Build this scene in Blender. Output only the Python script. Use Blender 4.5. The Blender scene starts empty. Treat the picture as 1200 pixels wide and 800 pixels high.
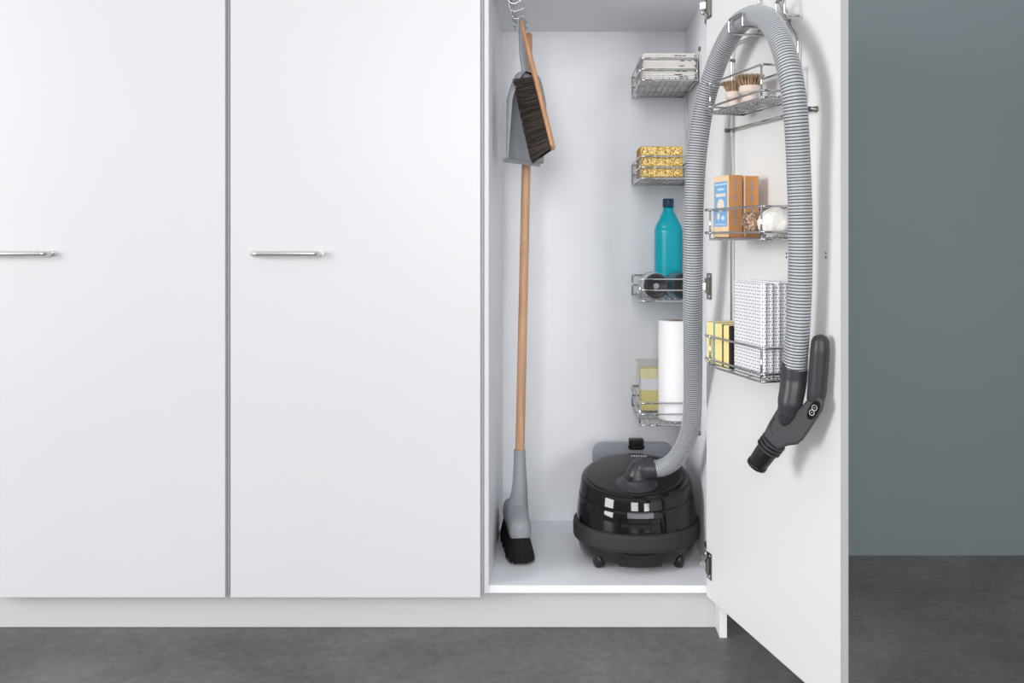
import bpy, bmesh, math, random
from mathutils import Vector, Matrix
random.seed(7)
PI = math.pi
S = bpy.context.scene
COL = S.collection
# ------------------------------------------------------------------ camera
F, CX, CY, CH, CD = 1122.0, 660.0, 280.0, 0.958, 2.3
cam = bpy.data.cameras.new('camera'); co = bpy.data.objects.new('camera', cam); COL.objects.link(co)
co.location = (0, -CD, CH); co.rotation_euler = (PI/2, 0, 0)
cam.sensor_fit = 'HORIZONTAL'; cam.sensor_width = 36; cam.lens = F/1200*36
cam.shift_x = (600-CX)/1200; cam.shift_y = -(400-CY)/1200
cam.clip_start = 0.05
S.camera = co

def at(px, py, d):                                   # point seen at a pixel, d metres from the lens
    return Vector(((px-CX)*d/F, d-CD, CH-(py-CY)*d/F))
# open door frame: H hinge edge, U along the door (towards its free edge), M out of its inner face
H = Vector((.3459, .010, 0)); U = Vector((.262, -.965, 0)).normalized(); M = Vector((-U.y*-1*-1, U.x, 0))
M = Vector((U.y, -U.x, 0))                            # (-.965,-.262)
DROT = math.atan2(-U.y, -U.x)                         # local x -> towards hinge, local y -> M
def W(t, s, z): return H + U*t + M*s + Vector((0, 0, z))
def on_door(px, py, s):
    a = (px-CX)/F
    # point = C + d*(a,1); (P-H).M = s
    hx, hy = H.x, H.y+CD
    d = (s + hx*M.x + hy*M.y)/(a*M.x + M.y)
    return at(px, py, d)

# ------------------------------------------------------------------ materials
def nt(name):
    m = bpy.data.materials.new(name); m.use_nodes = True
    return m, m.node_tree.nodes, m.node_tree.links, m.node_tree.nodes['Principled BSDF']
def mat(name, col, rough=.5, metal=0, spec=.5, coat=0, bump=0, bscale=200, var=0, vscale=8, trans=0, sheen=0, sss=0):
    m, n, l, b = nt(name)
    b.inputs['Base Color'].default_value = (*col, 1)
    b.inputs['Roughness'].default_value = rough; b.inputs['Metallic'].default_value = metal
    b.inputs['Specular IOR Level'].default_value = spec
    b.inputs['Coat Weight'].default_value = coat; b.inputs['Coat Roughness'].default_value = .05
    b.inputs['Transmission Weight'].default_value = trans
    if sss:
        b.inputs['Subsurface Weight'].default_value = sss; b.inputs['Subsurface Scale'].default_value = .02
    tc = n.new('ShaderNodeTexCoord')
    if var:
        t = n.new('ShaderNodeTexNoise'); t.inputs['Scale'].default_value = vscale; t.inputs['Detail'].default_value = 5
        l.new(tc.outputs['Object'], t.inputs['Vector'])
        r = n.new('ShaderNodeValToRGB')
        r.color_ramp.elements[0].position = .3; r.color_ramp.elements[1].position = .7
        r.color_ramp.elements[0].color = (*[max(0, c*(1-var)) for c in col], 1)
        r.color_ramp.elements[1].color = (*[min(1, c*(1+var)) for c in col], 1)
        l.new(t.outputs['Fac'], r.inputs['Fac']); l.new(r.outputs['Color'], b.inputs['Base Color'])
    if bump:
        t = n.new('ShaderNodeTexNoise'); t.inputs['Scale'].default_value = bscale; t.inputs['Detail'].default_value = 3
        l.new(tc.outputs['Object'], t.inputs['Vector'])
        bp = n.new('ShaderNodeBump'); bp.inputs['Strength'].default_value = bump; bp.inputs['Distance'].default_value = .002
        l.new(t.outputs['Fac'], bp.inputs['Height']); l.new(bp.outputs['Normal'], b.inputs['Normal'])
    return m
def wood(name, c1, c2, axis='z', scale=9):
    m, n, l, b = nt(name)
    tc = n.new('ShaderNodeTexCoord'); mp = n.new('ShaderNodeMapping')
    mp.inputs['Scale'].default_value = (60, 60, 4) if axis == 'z' else (60, 4, 60)
    t = n.new('ShaderNodeTexNoise'); t.inputs['Scale'].default_value = 1; t.inputs['Detail'].default_value = 6
    r = n.new('ShaderNodeValToRGB'); r.color_ramp.elements[0].color = (*c1, 1); r.color_ramp.elements[1].color = (*c2, 1)
    r.color_ramp.elements[0].position = .35; r.color_ramp.elements[1].position = .65
    l.new(tc.outputs['Object'], mp.inputs['Vector']); l.new(mp.outputs['Vector'], t.inputs['Vector'])
    l.new(t.outputs['Fac'], r.inputs['Fac']); l.new(r.outputs['Color'], b.inputs['Base Color'])
    b.inputs['Roughness'].default_value = .45
    return m
def concrete():
    m, n, l, b = nt('dark_concrete')
    tc = n.new('ShaderNodeTexCoord')
    t = n.new('ShaderNodeTexNoise'); t.inputs['Scale'].default_value = 2.2; t.inputs['Detail'].default_value = 10; t.inputs['Roughness'].default_value = .65; t.inputs['Distortion'].default_value = .4
    t2 = n.new('ShaderNodeTexNoise'); t2.inputs['Scale'].default_value = 40; t2.inputs['Detail'].default_value = 6
    for q in (t, t2): l.new(tc.outputs['Object'], q.inputs['Vector'])
    mx = n.new('ShaderNodeMix'); mx.data_type = 'FLOAT'; mx.inputs['Factor'].default_value = .3
    l.new(t.outputs['Fac'], mx.inputs['A']); l.new(t2.outputs['Fac'], mx.inputs['B'])
    r = n.new('ShaderNodeValToRGB')
    r.color_ramp.elements[0].position = .36; r.color_ramp.elements[0].color = (.080, .078, .080, 1)
    r.color_ramp.elements[1].position = .66; r.color_ramp.elements[1].color = (.195, .188, .190, 1)
    l.new(mx.outputs['Result'], r.inputs['Fac']); l.new(r.outputs['Color'], b.inputs['Base Color'])
    b.inputs['Roughness'].default_value = .5
    bp = n.new('ShaderNodeBump'); bp.inputs['Strength'].default_value = .15; bp.inputs['Distance'].default_value = .003
    l.new(mx.outputs['Result'], bp.inputs['Height']); l.new(bp.outputs['Normal'], b.inputs['Normal'])
    return m
def speckle(name, cols, scale, rough=.6, metal=0, bump=.8):
    m, n, l, b = nt(name)
    tc = n.new('ShaderNodeTexCoord'); t = n.new('ShaderNodeTexNoise'); t.inputs['Scale'].default_value = scale; t.inputs['Detail'].default_value = 3
    l.new(tc.outputs['Object'], t.inputs['Vector'])
    r = n.new('ShaderNodeValToRGB'); e = r.color_ramp.elements
    k = len(cols); e[0].position = .34; e[0].color = (*cols[0], 1); e[1].position = .66; e[1].color = (*cols[-1], 1)
    for i in range(1, k-1):
        x = e.new(.34+.32*i/(k-1)); x.color = (*cols[i], 1)
    l.new(t.outputs['Fac'], r.inputs['Fac']); l.new(r.outputs['Color'], b.inputs['Base Color'])
    b.inputs['Roughness'].default_value = rough; b.inputs['Metallic'].default_value = metal
    bp = n.new('ShaderNodeBump'); bp.inputs['Strength'].default_value = bump; bp.inputs['Distance'].default_value = .003
    l.new(t.outputs['Fac'], bp.inputs['Height']); l.new(bp.outputs['Normal'], b.inputs['Normal'])
    return m
def mathn(n, l, op, a, b=None, c=None):
    q = n.new('ShaderNodeMath'); q.operation = op
    for i, v in enumerate((a, b, c)):
        if v is None: continue
        if isinstance(v, (int, float)): q.inputs[i].default_value = v
        else: l.new(v, q.inputs[i])
    return q.outputs[0]
def dash_cloth():
    m, n, l, b = nt('dash_pattern_cloth')
    tc = n.new('ShaderNodeTexCoord'); sp = n.new('ShaderNodeSeparateXYZ'); l.new(tc.outputs['Object'], sp.inputs[0])
    u = mathn(n, l, 'MULTIPLY', mathn(n, l, 'ADD', sp.outputs[0], sp.outputs[1]), 1/.0085)
    v = mathn(n, l, 'MULTIPLY', sp.outputs[2], 1/.0065)
    fu = mathn(n, l, 'FRACT', u); fv = mathn(n, l, 'FRACT', v)
    par = mathn(n, l, 'MODULO', mathn(n, l, 'ADD', mathn(n, l, 'FLOOR', u), mathn(n, l, 'ADD', mathn(n, l, 'FLOOR', v), 1000)), 2)
    def band(x, lo, hi): return mathn(n, l, 'MULTIPLY', mathn(n, l, 'GREATER_THAN', x, lo), mathn(n, l, 'LESS_THAN', x, hi))
    hor = mathn(n, l, 'MULTIPLY', band(fu, .05, .95), band(fv, .36, .66))
    ver = mathn(n, l, 'MULTIPLY', band(fu, .40, .60), band(fv, .02, .98))
    d = mathn(n, l, 'ADD', mathn(n, l, 'MULTIPLY', hor, par), mathn(n, l, 'MULTIPLY', ver, mathn(n, l, 'SUBTRACT', 1, par)))
    mx = n.new('ShaderNodeMix'); mx.data_type = 'RGBA'
    l.new(mathn(n, l, 'MINIMUM', d, 1), mx.inputs['Factor'])
    mx.inputs['A'].default_value = (.84, .85, .87, 1); mx.inputs['B'].default_value = (.16, .17, .19, 1)
    l.new(mx.outputs['Result'], b.inputs['Base Color']); b.inputs['Roughness'].default_value = .9
    return m
def newsprint():
    m, n, l, b = nt('newsprint')
    tc = n.new('ShaderNodeTexCoord'); mp = n.new('ShaderNodeMapping'); mp.inputs['Scale'].default_value = (1, 1, 6)
    l.new(tc.outputs['Object'], mp.inputs['Vector'])
    t = n.new('ShaderNodeTexNoise'); t.inputs['Scale'].default_value = 55; t.inputs['Detail'].default_value = 2
    l.new(mp.outputs['Vector'], t.inputs['Vector'])
    r = n.new('ShaderNodeValToRGB'); e = r.color_ramp.elements
    e[0].position = .26; e[0].color = (.18, .16, .16, 1); e[1].position = .33; e[1].color = (.78, .75, .72, 1)
    x = e.new(.55); x.color = (.84, .82, .79, 1); x = e.new(.7); x.color = (.74, .64, .60, 1)
    l.new(t.outputs['Fac'], r.inputs['Fac']); l.new(r.outputs['Color'], b.inputs['Base Color'])
    b.inputs['Roughness'].default_value = .85
    return m

WHITE = mat('white_lacquer', (.675, .68, .695), .38, var=.008, vscale=3)
INNER = mat('pale_melamine', (.88, .895, .93), .45, bump=.04, bscale=600, var=.012, vscale=14)
DOORIN = mat('brightened_door_white', (.80, .795, .785), .45)  # door white lightened for the inner face, standing in for light on it
EDGEGREY = mat('grey_edge_gap_shade', (.47, .475, .48), .45)  # grey of the open door's edge; on side panels, shade painted in
EDGE = mat('panel_edging', (.80, .80, .80), .4)
PLINTHM = mat('plinth_laminate', (.60, .60, .595), .5, var=.01, vscale=6)
WALLM = mat('slate_blue_paint', (.165, .195, .205), .8, bump=.1, bscale=260, var=.02, vscale=1.5)
FLOORM = concrete()
CHROME = mat('chrome', (.56, .56, .575), .14, metal=1)
STEEL = mat('brushed_steel', (.70, .69, .66), .28, metal=1)
STEEL2 = mat('satin_steel', (.74, .73, .71), .30, metal=1)
HINGED = mat('hinge_steel', (.24, .23, .21), .3, metal=1)
HOSE = mat('hose_grey', (.42, .435, .46), .30)
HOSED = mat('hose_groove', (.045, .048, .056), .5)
HANDLE = mat('charcoal_plastic', (.038, .039, .044), .36, spec=.35)
HANDLE2 = mat('charcoal_textured', (.055, .056, .061), .55, spec=.35, bump=.3, bscale=900)
GLOSS = mat('gloss_black', (.004, .004, .005), .06, spec=.5)
LIDM = mat('satin_black', (.012, .013, .015), .3, spec=.35)
RUBBER = mat('bumper_rubber', (.030, .028, .031), .6, spec=.3, bump=.4, bscale=700)
BLACKP = mat('black_plastic', (.010, .010, .011), .35, spec=.35)
LATCH = mat('grey_latch', (.10, .105, .12), .35)
GREYP = mat('grey_plastic', (.33, .345, .37), .4)
GREYP2 = mat('light_grey_plastic', (.36, .38, .41), .45)
PANEL = mat('mid_grey_panel', (.34, .35, .40), .4)
BEECH = wood('beech', (.50, .27, .14), (.66, .40, .23))
BEECHO = wood('oiled_beech', (.56, .27, .13), (.70, .38, .20))
BRIS = mat('black_bristle', (.005, .005, .006), .6, spec=.25)
HORSE = mat('dark_horsehair', (.070, .052, .042), .65, spec=.25)
HORSE2 = mat('brown_horsehair', (.018, .014, .012), .65, spec=.25)
NAT = mat('natural_bristle', (.60, .42, .27), .7)
NATD = mat('dark_natural_bristle', (.16, .08, .045), .7)
CERAM = mat('pale_pink_wood', (.74, .62, .56), .55, var=.03, vscale=20)
NEWS = newsprint()
PAPERW = mat('paper_edge', (.70, .68, .65), .9)
GOLD = speckle('gold_scourer', [(.20, .09, .01), (.60, .36, .06), (.80, .58, .18), (.98, .90, .62)], 230, .42, .25, bump=1)
GOLDB = mat('gold_sponge_base', (.42, .22, .05), .7)
TEAL = mat('teal_bottle', (.0, .52, .64), .20, sss=.2)
NAVY = mat('navy_cap', (.004, .05, .13), .35)
BAG = mat('black_bin_bag', (.018, .018, .022), .4, bump=.9, bscale=180)
SLEEVE = mat('clear_sleeve', (.50, .52, .55), .35)
SLEEVEB = mat('blue_sleeve', (.05, .16, .20), .35)
TOWEL = mat('kitchen_paper', (.95, .95, .96), .9, bump=.15, bscale=160)
YEL = mat('yellow_cloth', (.80, .70, .30), .9, bump=.3, bscale=300)
YELP = mat('pale_yellow_band', (.84, .78, .48), .7)
WBAND = mat('white_band', (.82, .83, .88), .5)
FILM = mat('film', (.62, .63, .62), .2)
CARD = mat('brown_cardboard', (.50, .235, .085), .75, var=.05, vscale=30)
CARDL = mat('pale_cardboard', (.86, .62, .40), .75)
BLUEL = mat('blue_label', (.20, .42, .68), .65)
BLUET = mat('blue_print', (.20, .24, .40), .6)
CREAM = mat('cream_print', (.85, .72, .58), .6)
PALEB = mat('pale_print', (.62, .74, .90), .6)
COIR = speckle('coir', [(.06, .03, .02), (.34, .20, .12), (.72, .60, .50)], 260, .9)
COTTON = mat('white_cotton', (.86, .83, .78), .95, bump=1.0, bscale=220)
SPY = mat('yellow_sponge', (.95, .78, .34), .9, bump=.6, bscale=420, var=.05, vscale=200)
PADB = mat('blue_scour', (.36, .55, .70), .9, bump=.6, bscale=600)
PADT = mat('teal_scour', (.12, .35, .36), .9, bump=.6, bscale=600)
PADK = mat('black_scour', (.018, .018, .018), .9, bump=.6, bscale=600)
CLOTH = dash_cloth()
LINE = mat('dark_mark', (.02, .02, .02), .5)
PRINT = mat('light_grey_print', (.62, .63, .65), .5)

# ------------------------------------------------------------------ mesh helpers
def box(bm, x0, x1, y0, y1, z0, z1, mi=0, bev=0, seg=2):
    vs = [bm.verts.new((x, y, z)) for x in (x0, x1) for y in (y0, y1) for z in (z0, z1)]
    fs = [bm.faces.new([vs[i] for i in q]) for q in ((0,1,3,2),(4,6,7,5),(0,4,5,1),(2,3,7,6),(0,2,6,4),(1,5,7,3))]
    for f in fs: f.material_index = mi
    if bev:
        ed = list({e for f in fs for e in f.edges})
        r = bmesh.ops.bevel(bm, geom=ed, offset=bev, segments=seg, profile=.5, affect='EDGES')
        for f in r['faces']: f.material_index = mi
    return fs
def frames(pts):
    T = []
    for i in range(len(pts)):
        a = pts[max(i-1, 0)]; b = pts[min(i+1, len(pts)-1)]
        T.append((b-a).normalized())
    ref = Vector((0, 0, 1)) if abs(T[0].z) < .9 else Vector((1, 0, 0))
    Nn = (ref - T[0]*ref.dot(T[0])).normalized(); out = []
    for i, t in enumerate(T):
        Nn = (Nn - t*Nn.dot(t)).normalized(); out.append((t, Nn.copy(), t.cross(Nn)))
    return out
def sweep(bm, pts, rad, seg=10, mi=None, closed=False, cap=True, flat=1.0):
    pts = [Vector(p) for p in pts]
    if not isinstance(rad, (list, tuple)): rad = [rad]*len(pts)
    fr = frames(pts)
    if closed:
        n = len(pts); T0 = (pts[1]-pts[-1]).normalized()
    rings = []
    for i, (p, r) in enumerate(zip(pts, rad)):
        t, a, b = fr[i]
        rings.append([bm.verts.new(p + a*(math.cos(2*PI*k/seg)*r) + b*(math.sin(2*PI*k/seg)*r*flat)) for k in range(seg)])
    m = len(rings); rng = m if closed else m-1
    for i in range(rng):
        A = rings[i]; B = rings[(i+1) % m]
        off = 0
        if closed and i == m-1:
            off = min(range(seg), key=lambda o: (B[o].co-A[0].co).length)
        for k in range(seg):
            f = bm.faces.new((A[k], A[(k+1) % seg], B[(k+1+off) % seg], B[(k+off) % seg])); f.smooth = True
            if mi is not None: f.material_index = mi if isinstance(mi, int) else mi[i]
    if cap and not closed:
        f0 = bm.faces.new(rings[0][::-1]); f1 = bm.faces.new(rings[-1])
        if mi is not None:
            f0.material_index = mi if isinstance(mi, int) else mi[0]; f1.material_index = mi if isinstance(mi, int) else mi[-1]
def bent(pts, r, n=5, closed=False):                  # polyline with rounded corners
    pts = [Vector(p) for p in pts]; out = []
    N = len(pts)
    for i, p in enumerate(pts):
        if not closed and i in (0, N-1): out.append(p); continue
        a = pts[(i-1) % N]; b = pts[(i+1) % N]
        da = (a-p); db = (b-p); q = min(r, da.length*.49, db.length*.49)
        A = p+da.normalized()*q; B = p+db.normalized()*q
        for k in range(n+1):
            t = k/n; out.append(A*(1-t)**2 + p*2*t*(1-t) + B*t*t)
    return out
def spline(pts, step):
    pts = [Vector(p) for p in pts]; P = [pts[0]*2-pts[1]]+pts+[pts[-1]*2-pts[-2]]; fine = []
    for i in range(1, len(P)-2):
        for k in range(24):
            t = k/24; a, b, c, d = P[i-1:i+3]
            fine.append(.5*((2*b)+(c-a)*t+(2*a-5*b+4*c-d)*t*t+(3*b-a-3*c+d)*t**3))
    fine.append(pts[-1].copy())
    L = [0]
    for a, b in zip(fine, fine[1:]): L.append(L[-1]+(b-a).length)
    n = max(2, int(L[-1]/step)); out = []; j = 0
    for i in range(n+1):
        s = L[-1]*i/n
        while j < len(L)-2 and L[j+1] < s: j += 1
        t = (s-L[j])/max(1e-9, L[j+1]-L[j]); out.append(fine[j].lerp(fine[j+1], min(1, t)))
    return out
def lathe(bm, prof, c=(0, 0, 0), seg=48, mi=0, sx=1, sy=1, smooth=True, fn=None):
    rings = []
    for r, z in prof:
        if r < 1e-6: rings.append([bm.verts.new((c[0], c[1], c[2]+z))]); continue
        rings.append([bm.verts.new((c[0]+r*sx*math.cos(2*PI*k/seg), c[1]+r*sy*math.sin(2*PI*k/seg), c[2]+z)) for k in range(seg)])
    for A, B in zip(rings, rings[1:]):
        for k in range(seg):
            k2 = (k+1) % seg
            if len(A) == 1 and len(B) == 1: continue
            if len(A) == 1: f = bm.faces.new((A[0], B[k2], B[k]))
            elif len(B) == 1: f = bm.faces.new((A[k], A[k2], B[0]))
            else: f = bm.faces.new((A[k], A[k2], B[k2], B[k]))
            f.smooth = smooth; f.material_index = mi
    for R_, rev in ((rings[0], True), (rings[-1], False)):
        if len(R_) > 2:
            f = bm.faces.new(R_[::-1] if rev else R_); f.material_index = mi
    if fn:
        for R_ in rings:
            for v in R_: v.co = fn(v.co)
    return rings
def prism(bm, outline, z0, z1, mi=0, axis='z', bev=0):
    def P(a, b, h): return (a, b, h) if axis == 'z' else ((a, h, b) if axis == 'y' else (h, a, b))
    A = [bm.verts.new(P(a, b, z0)) for a, b in outline]; B = [bm.verts.new(P(a, b, z1)) for a, b in outline]
    n = len(A); fs = [bm.faces.new(A[::-1]), bm.faces.new(B)]
    for k in range(n): fs.append(bm.faces.new((A[k], A[(k+1) % n], B[(k+1) % n], B[k])))
    for f in fs: f.material_index = mi
    if bev:
        ed = [e for f in fs[:2] for e in f.edges]
        bmesh.ops.bevel(bm, geom=ed, offset=bev, segments=2, profile=.5, affect='EDGES')
def rrect(w, h, r, cx=0, cy=0, n=5):
    o = []
    for (sx, sy, a0) in ((1, 1, 0), (-1, 1, 90), (-1, -1, 180), (1, -1, 270)):
        for k in range(n+1):
            a = math.radians(a0+90*k/n)
            o.append((cx+sx*(w/2-r)+r*math.cos(a), cy+sy*(h/2-r)+r*math.sin(a)))
    return o
def obj(name, bm, mats, parent=None, world=False, fixn=True):
    if fixn: bmesh.ops.recalc_face_normals(bm, faces=bm.faces[:])
    me = bpy.data.meshes.new(name); bm.to_mesh(me); bm.free()
    if not isinstance(mats, (list, tuple)): mats = [mats]
    for m in mats: me.materials.append(m)
    o = bpy.data.objects.new(name, me); COL.objects.link(o)
    if parent is not None:
        o.parent = parent
        if world:
            r = parent
            mw = Matrix.Identity(4); ch = []
            while r is not None: ch.append(r); r = r.parent
            for r in reversed(ch): mw = mw @ Matrix.Translation(r.location) @ r.rotation_euler.to_matrix().to_4x4()
            me.transform(mw.inverted())
    return o
def thing(name, label, cat, loc=(0, 0, 0), rz=0, group=None):
    o = bpy.data.objects.new(name, None); COL.objects.link(o); o.empty_display_size = .05
    o.location = loc; o.rotation_euler = (0, 0, rz); o['label'] = label; o['category'] = cat
    if group: o['group'] = group
    return o
def tag(o, label, cat, group=None):
    o['label'] = label; o['category'] = cat
    if group: o['group'] = group
    return o
def struct(name, bm, m):
    o = obj(name, bm, m); o['kind'] = 'structure'; return o
def dup(root, loc, rz, label):
    r = root.copy(); COL.objects.link(r); r.location = loc; r.rotation_euler = (0, 0, rz); r['label'] = label
    def kids(src, dst):
        for ch in [c for c in ALL if c.parent == src]:
            c = ch.copy(); COL.objects.link(c); c.parent = dst; kids(ch, c)
    ALL = list(bpy.data.objects); kids(root, r)
    return r
NB = bmesh.new

# ------------------------------------------------------------------ setting
b = NB(); box(b, -4, 4.2, -4, .7, -.05, 0); struct('floor', b, FLOORM)
b = NB(); box(b, -4, 4.2, .601, .70, 0, 2.9); struct('wall_back', b, WALLM)

# ------------------------------------------------------------------ cupboards
BOT, TOP = .1014, 1.588
def carcass(root, x0, x1, side=None):
    th = .011; y0, y1 = .017, .598
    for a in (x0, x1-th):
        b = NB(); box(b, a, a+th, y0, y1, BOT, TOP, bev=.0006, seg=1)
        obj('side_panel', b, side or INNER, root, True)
    b = NB(); box(b, x0+th, x1-th, y0, .552, BOT, .120, bev=.0008, seg=1); obj('floor_panel', b, INNER, root, True)
    b = NB(); box(b, x0+th, x1-th, y0, .552, 1.576, TOP, bev=.0006, seg=1); obj('top_panel', b, INNER, root, True)
    b = NB(); box(b, x0+th, x1-th, .552, .560, BOT, TOP); obj('back_panel', b, INNER, root, True)
def bar_handle(door, x0, x1, z):
    b = NB()
    pts = bent([(x0+.004, .001, z), (x0+.012, -.026, z), (x1-.012, -.026, z), (x1-.004, .001, z)], .012, 6)
    sweep(b, pts, .0058, 16, flat=.75)
    for x in (x0+.004, x1-.004):
        rr = [bm for bm in [b]]
        sweep(b, [(x, .0005, z), (x, -.004, z)], .0065, 12)
    obj('handle', b, STEEL2, door, True)
HZ = CH-(297-CY)*CD/F
def closed_cupboard(x0, x1, dx0, dx1, hx0, hx1, label):
    r = thing('tall_cupboard', label, 'cupboard', ((x0+x1)/2, .3, BOT))
    carcass(r, x0, x1, EDGEGREY)  # side panels greyed: shade of the door gaps put into their colour
    b = NB(); box(b, dx0, dx1, 0, .016, .097, 1.594, bev=.0012); d = obj('door', b, WHITE, r, True)
    bar_handle(d, hx0, hx1, HZ)
    return r
closed_cupboard(-1.4185, -.8062, -1.412, -.8118, at(-21, 0, 2.3).x, at(64.5, 0, 2.3).x,
                'closed white tall cupboard at the left edge, its bar handle cut by the frame')
closed_cupboard(-.8050, -.1925, -.7995, -.1988, at(294, 0, 2.3).x, at(379.5, 0, 2.3).x,
                'closed white tall cupboard directly beside the open one, thin bar handle at its left')
cup = thing('tall_cupboard', 'open white tall cupboard, its door swung out towards the right', 'cupboard', (.09, .3, BOT))
carcass(cup, -.1914, .3751)
# the open door
DW = .597
bd = NB()
A, B_, C_, D_ = W(0, 0, 0), W(DW, 0, 0), W(DW, -.016, 0), W(0, -.016, 0)
prism(bd, [(p.x, p.y) for p in (A, B_, C_, D_)], .097, 1.594, bev=.0012)
bmesh.ops.recalc_face_normals(bd, faces=bd.faces[:])
for f in bd.faces:
    if f.normal.dot(U) > .9: f.material_index = 1
    if f.normal.dot(M) > .9: f.material_index = 2
door = obj('door', bd, [WHITE, EDGEGREY, DOORIN], cup, True)
def dbox(bm, t0, t1, s0, s1, z0, z1, mi=0, bev=0):
    o = [W(t0, s0, 0), W(t1, s0, 0), W(t1, s1, 0), W(t0, s1, 0)]
    prism(bm, [(p.x, p.y) for p in o], z0, z1, mi=mi, bev=bev)
# hinges: plate screwed on the door, cup and arm reaching to the side panel
for zc in (.176, .845, 1.518):
    b = NB()
    dbox(b, .006, .032, .0004, .0022, zc-.032, zc+.032, 1, .0006)
    o = []
    for k in range(13):                               # half-round cup boss
        a = PI*k/12; o.append((math.cos(a)*.022, math.sin(a)*.018))
    V0 = []; V1 = []
    for u_, v_ in o:
        V0.append(b.verts.new(W(.024-v_*.9, .0022, zc+u_))); V1.append(b.verts.new(W(.024-v_*.9, .009, zc+u_*.86)))
    fs = [b.faces.new(V0), b.faces.new(V1)]
    for k in range(13): fs.append(b.faces.new((V0[k], V0[(k+1) % 13], V1[(k+1) % 13], V1[k])))
    for f in fs: f.material_index = 1
    # arm: shiny strap from the cup into the cupboard then along the side panel
    p0 = W(.014, .007, zc); p1 = W(.004, .018, zc); p2 = Vector((.343, .036, zc)); p3 = Vector((.352, .060, zc)); p4 = Vector((.357, .105, zc))
    for (a, c, h, mi) in ((p0, p1, .008, 0), (p1, p2, .008, 0), (p2, p3, .0075, 2), (p3, p4, .0085, 0)):
        dr = (c-a).normalized(); nrm = Vector((-dr.y, dr.x, 0))*.0022
        prism(b, [((a+nrm).x, (a+nrm).y), ((c+nrm).x, (c+nrm).y), ((c-nrm).x, (c-nrm).y), ((a-nrm).x, (a-nrm).y)], zc-h, zc+h, mi=mi)
    for k in range(3):
        q = p2.lerp(p3, .2+.35*k); box(b, q.x-.007, q.x-.004, q.y-.002, q.y+.003, zc-.010, zc+.010, 0)
    box(b, .3595, .3637, .075, .135, zc-.014, zc+.014, 1, .001)
    box(b, .3605, .3637, .095, .111, zc-.034, zc+.034, 1, .001)
    for dz in (-.024, .024):
        p = W(.022, .0022, zc+dz); sweep(b, [p, p+M*.0016], .0045, 10, 0)
    obj('hinge', b, [STEEL, HINGED, CHROME], door, True)
for (px, py) in ((922, 299), (968, 299)):
    b = NB(); c = on_door(px, py, 0)
    for dz in (-.004, .004):
        q = c+Vector((0, 0, dz)); sweep(b, [q+M*.0002, q+M*.0012], .0022, 10)
    obj('screw', b, HINGED, door, True)
b = NB(); box(b, .3756, .3936, 0, .598, 0, TOP, bev=.0008, seg=1)
tag(obj('end_panel', b, EDGE), 'narrow white end panel reaching the floor at the right side of the cupboards', 'panel')
b = NB(); box(b, -1.42, .3754, .062, .078, .0008, .1006, bev=.0006, seg=1)
tag(obj('plinth', b, PLINTHM), 'long pale grey plinth board under the row of white cupboards', 'plinth')

# ------------------------------------------------------------------ wire baskets
def make_basket(label, group, L, D, H_, mid, over, nw, rail_mat, loc, rz):
    r = thing('wire_basket', label, 'basket', loc, rz, group)
    w = .0024
    def loop(z): return bent([(0, .004, z), (0, D, z), (L, D, z), (L, .004, z)], .006, 4)
    b = NB(); sweep(b, loop(H_), w, 8)
    if over: sweep(b, [(L-.01, D, H_), (L+over, D, H_)], w*1.25, 8)
    sweep(b, [(0, .004, H_), (L, .004, H_)], w, 8)
    obj('rim', b, rail_mat, r)
    b = NB(); sweep(b, loop(mid), w, 8)
    if over: sweep(b, [(L-.01, D, mid), (L+over, D, mid)], w*1.25, 8)
    obj('rail', b, rail_mat, r)
    b = NB()
    sweep(b, bent([(0, .004, 0), (0, D, 0), (L, D, 0), (L, .004, 0)], .006, 4), w, 8); sweep(b, [(0, .004, 0), (L, .004, 0)], w, 8)
    for k in range(nw):
        y = .012+(D-.024)*k/(nw-1)
        sweep(b, bent([(.001, y, .0065), (.003, y, .0028), (L-.003, y, .0028), (L-.001, y, .0065)], .003, 3), .0017, 6)
    for x in (L*.33, L*.67): sweep(b, [(x, .004, -.001), (x, D, -.001)], .0014, 6)
    obj('base_grid', b, rail_mat, r)
    for (x, y) in ((0, .004), (L, .004), (0, D), (L, D)):
        b = NB(); x_ = .0035 if x == 0 else L-.0035; y_ = y if y < .01 else D-.0005
        sweep(b, [(x_, y_, -.001), (x_, y_, H_+.001)], w*.9, 8); obj('post', b, rail_mat, r)
    return r
XW = .3638; NEAR = .226; LB = .302; DB = .161
gb = 'wire baskets on the inner side wall of the open cupboard'
bz = [1.377, 1.118, .794, .467]
lab = ['chrome wire basket holding folded newspapers, topmost inside the cupboard',
       'chrome wire basket holding golden scouring pads, inside the cupboard',
       'chrome wire basket holding a blue bottle and black bin bag rolls, inside the cupboard',
       'chrome wire basket holding kitchen roll and yellow cloths, lowest inside the cupboard']
bk = make_basket(lab[0], gb, LB, DB-.006, .058, .029, 0, 9, CHROME, (XW-.006, NEAR, bz[0]), PI/2)
for i in (1, 2, 3): dup(bk, (XW-.006, NEAR, bz[i]), PI/2, lab[i])
gd = 'wire baskets on the inner face of the open door'
dz_ = [1.2262, .9575, .687]
lab = ['chrome wire basket on the open door holding two dish brushes, topmost there',
       'chrome wire basket on the open door holding two brown cartons and white cotton',
       'chrome wire basket on the open door holding yellow sponges and folded patterned cloths']
def dloc(t, s, z): return tuple(W(t, s, z))
bk = make_basket(lab[0], gd, .244, .100-.016, .063, .014, .018, 8, CHROME, dloc(.486, .016, dz_[0]), DROT)
for i in (1, 2): dup(bk, dloc(.486, .016, dz_[i]), DROT, lab[i])

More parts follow.
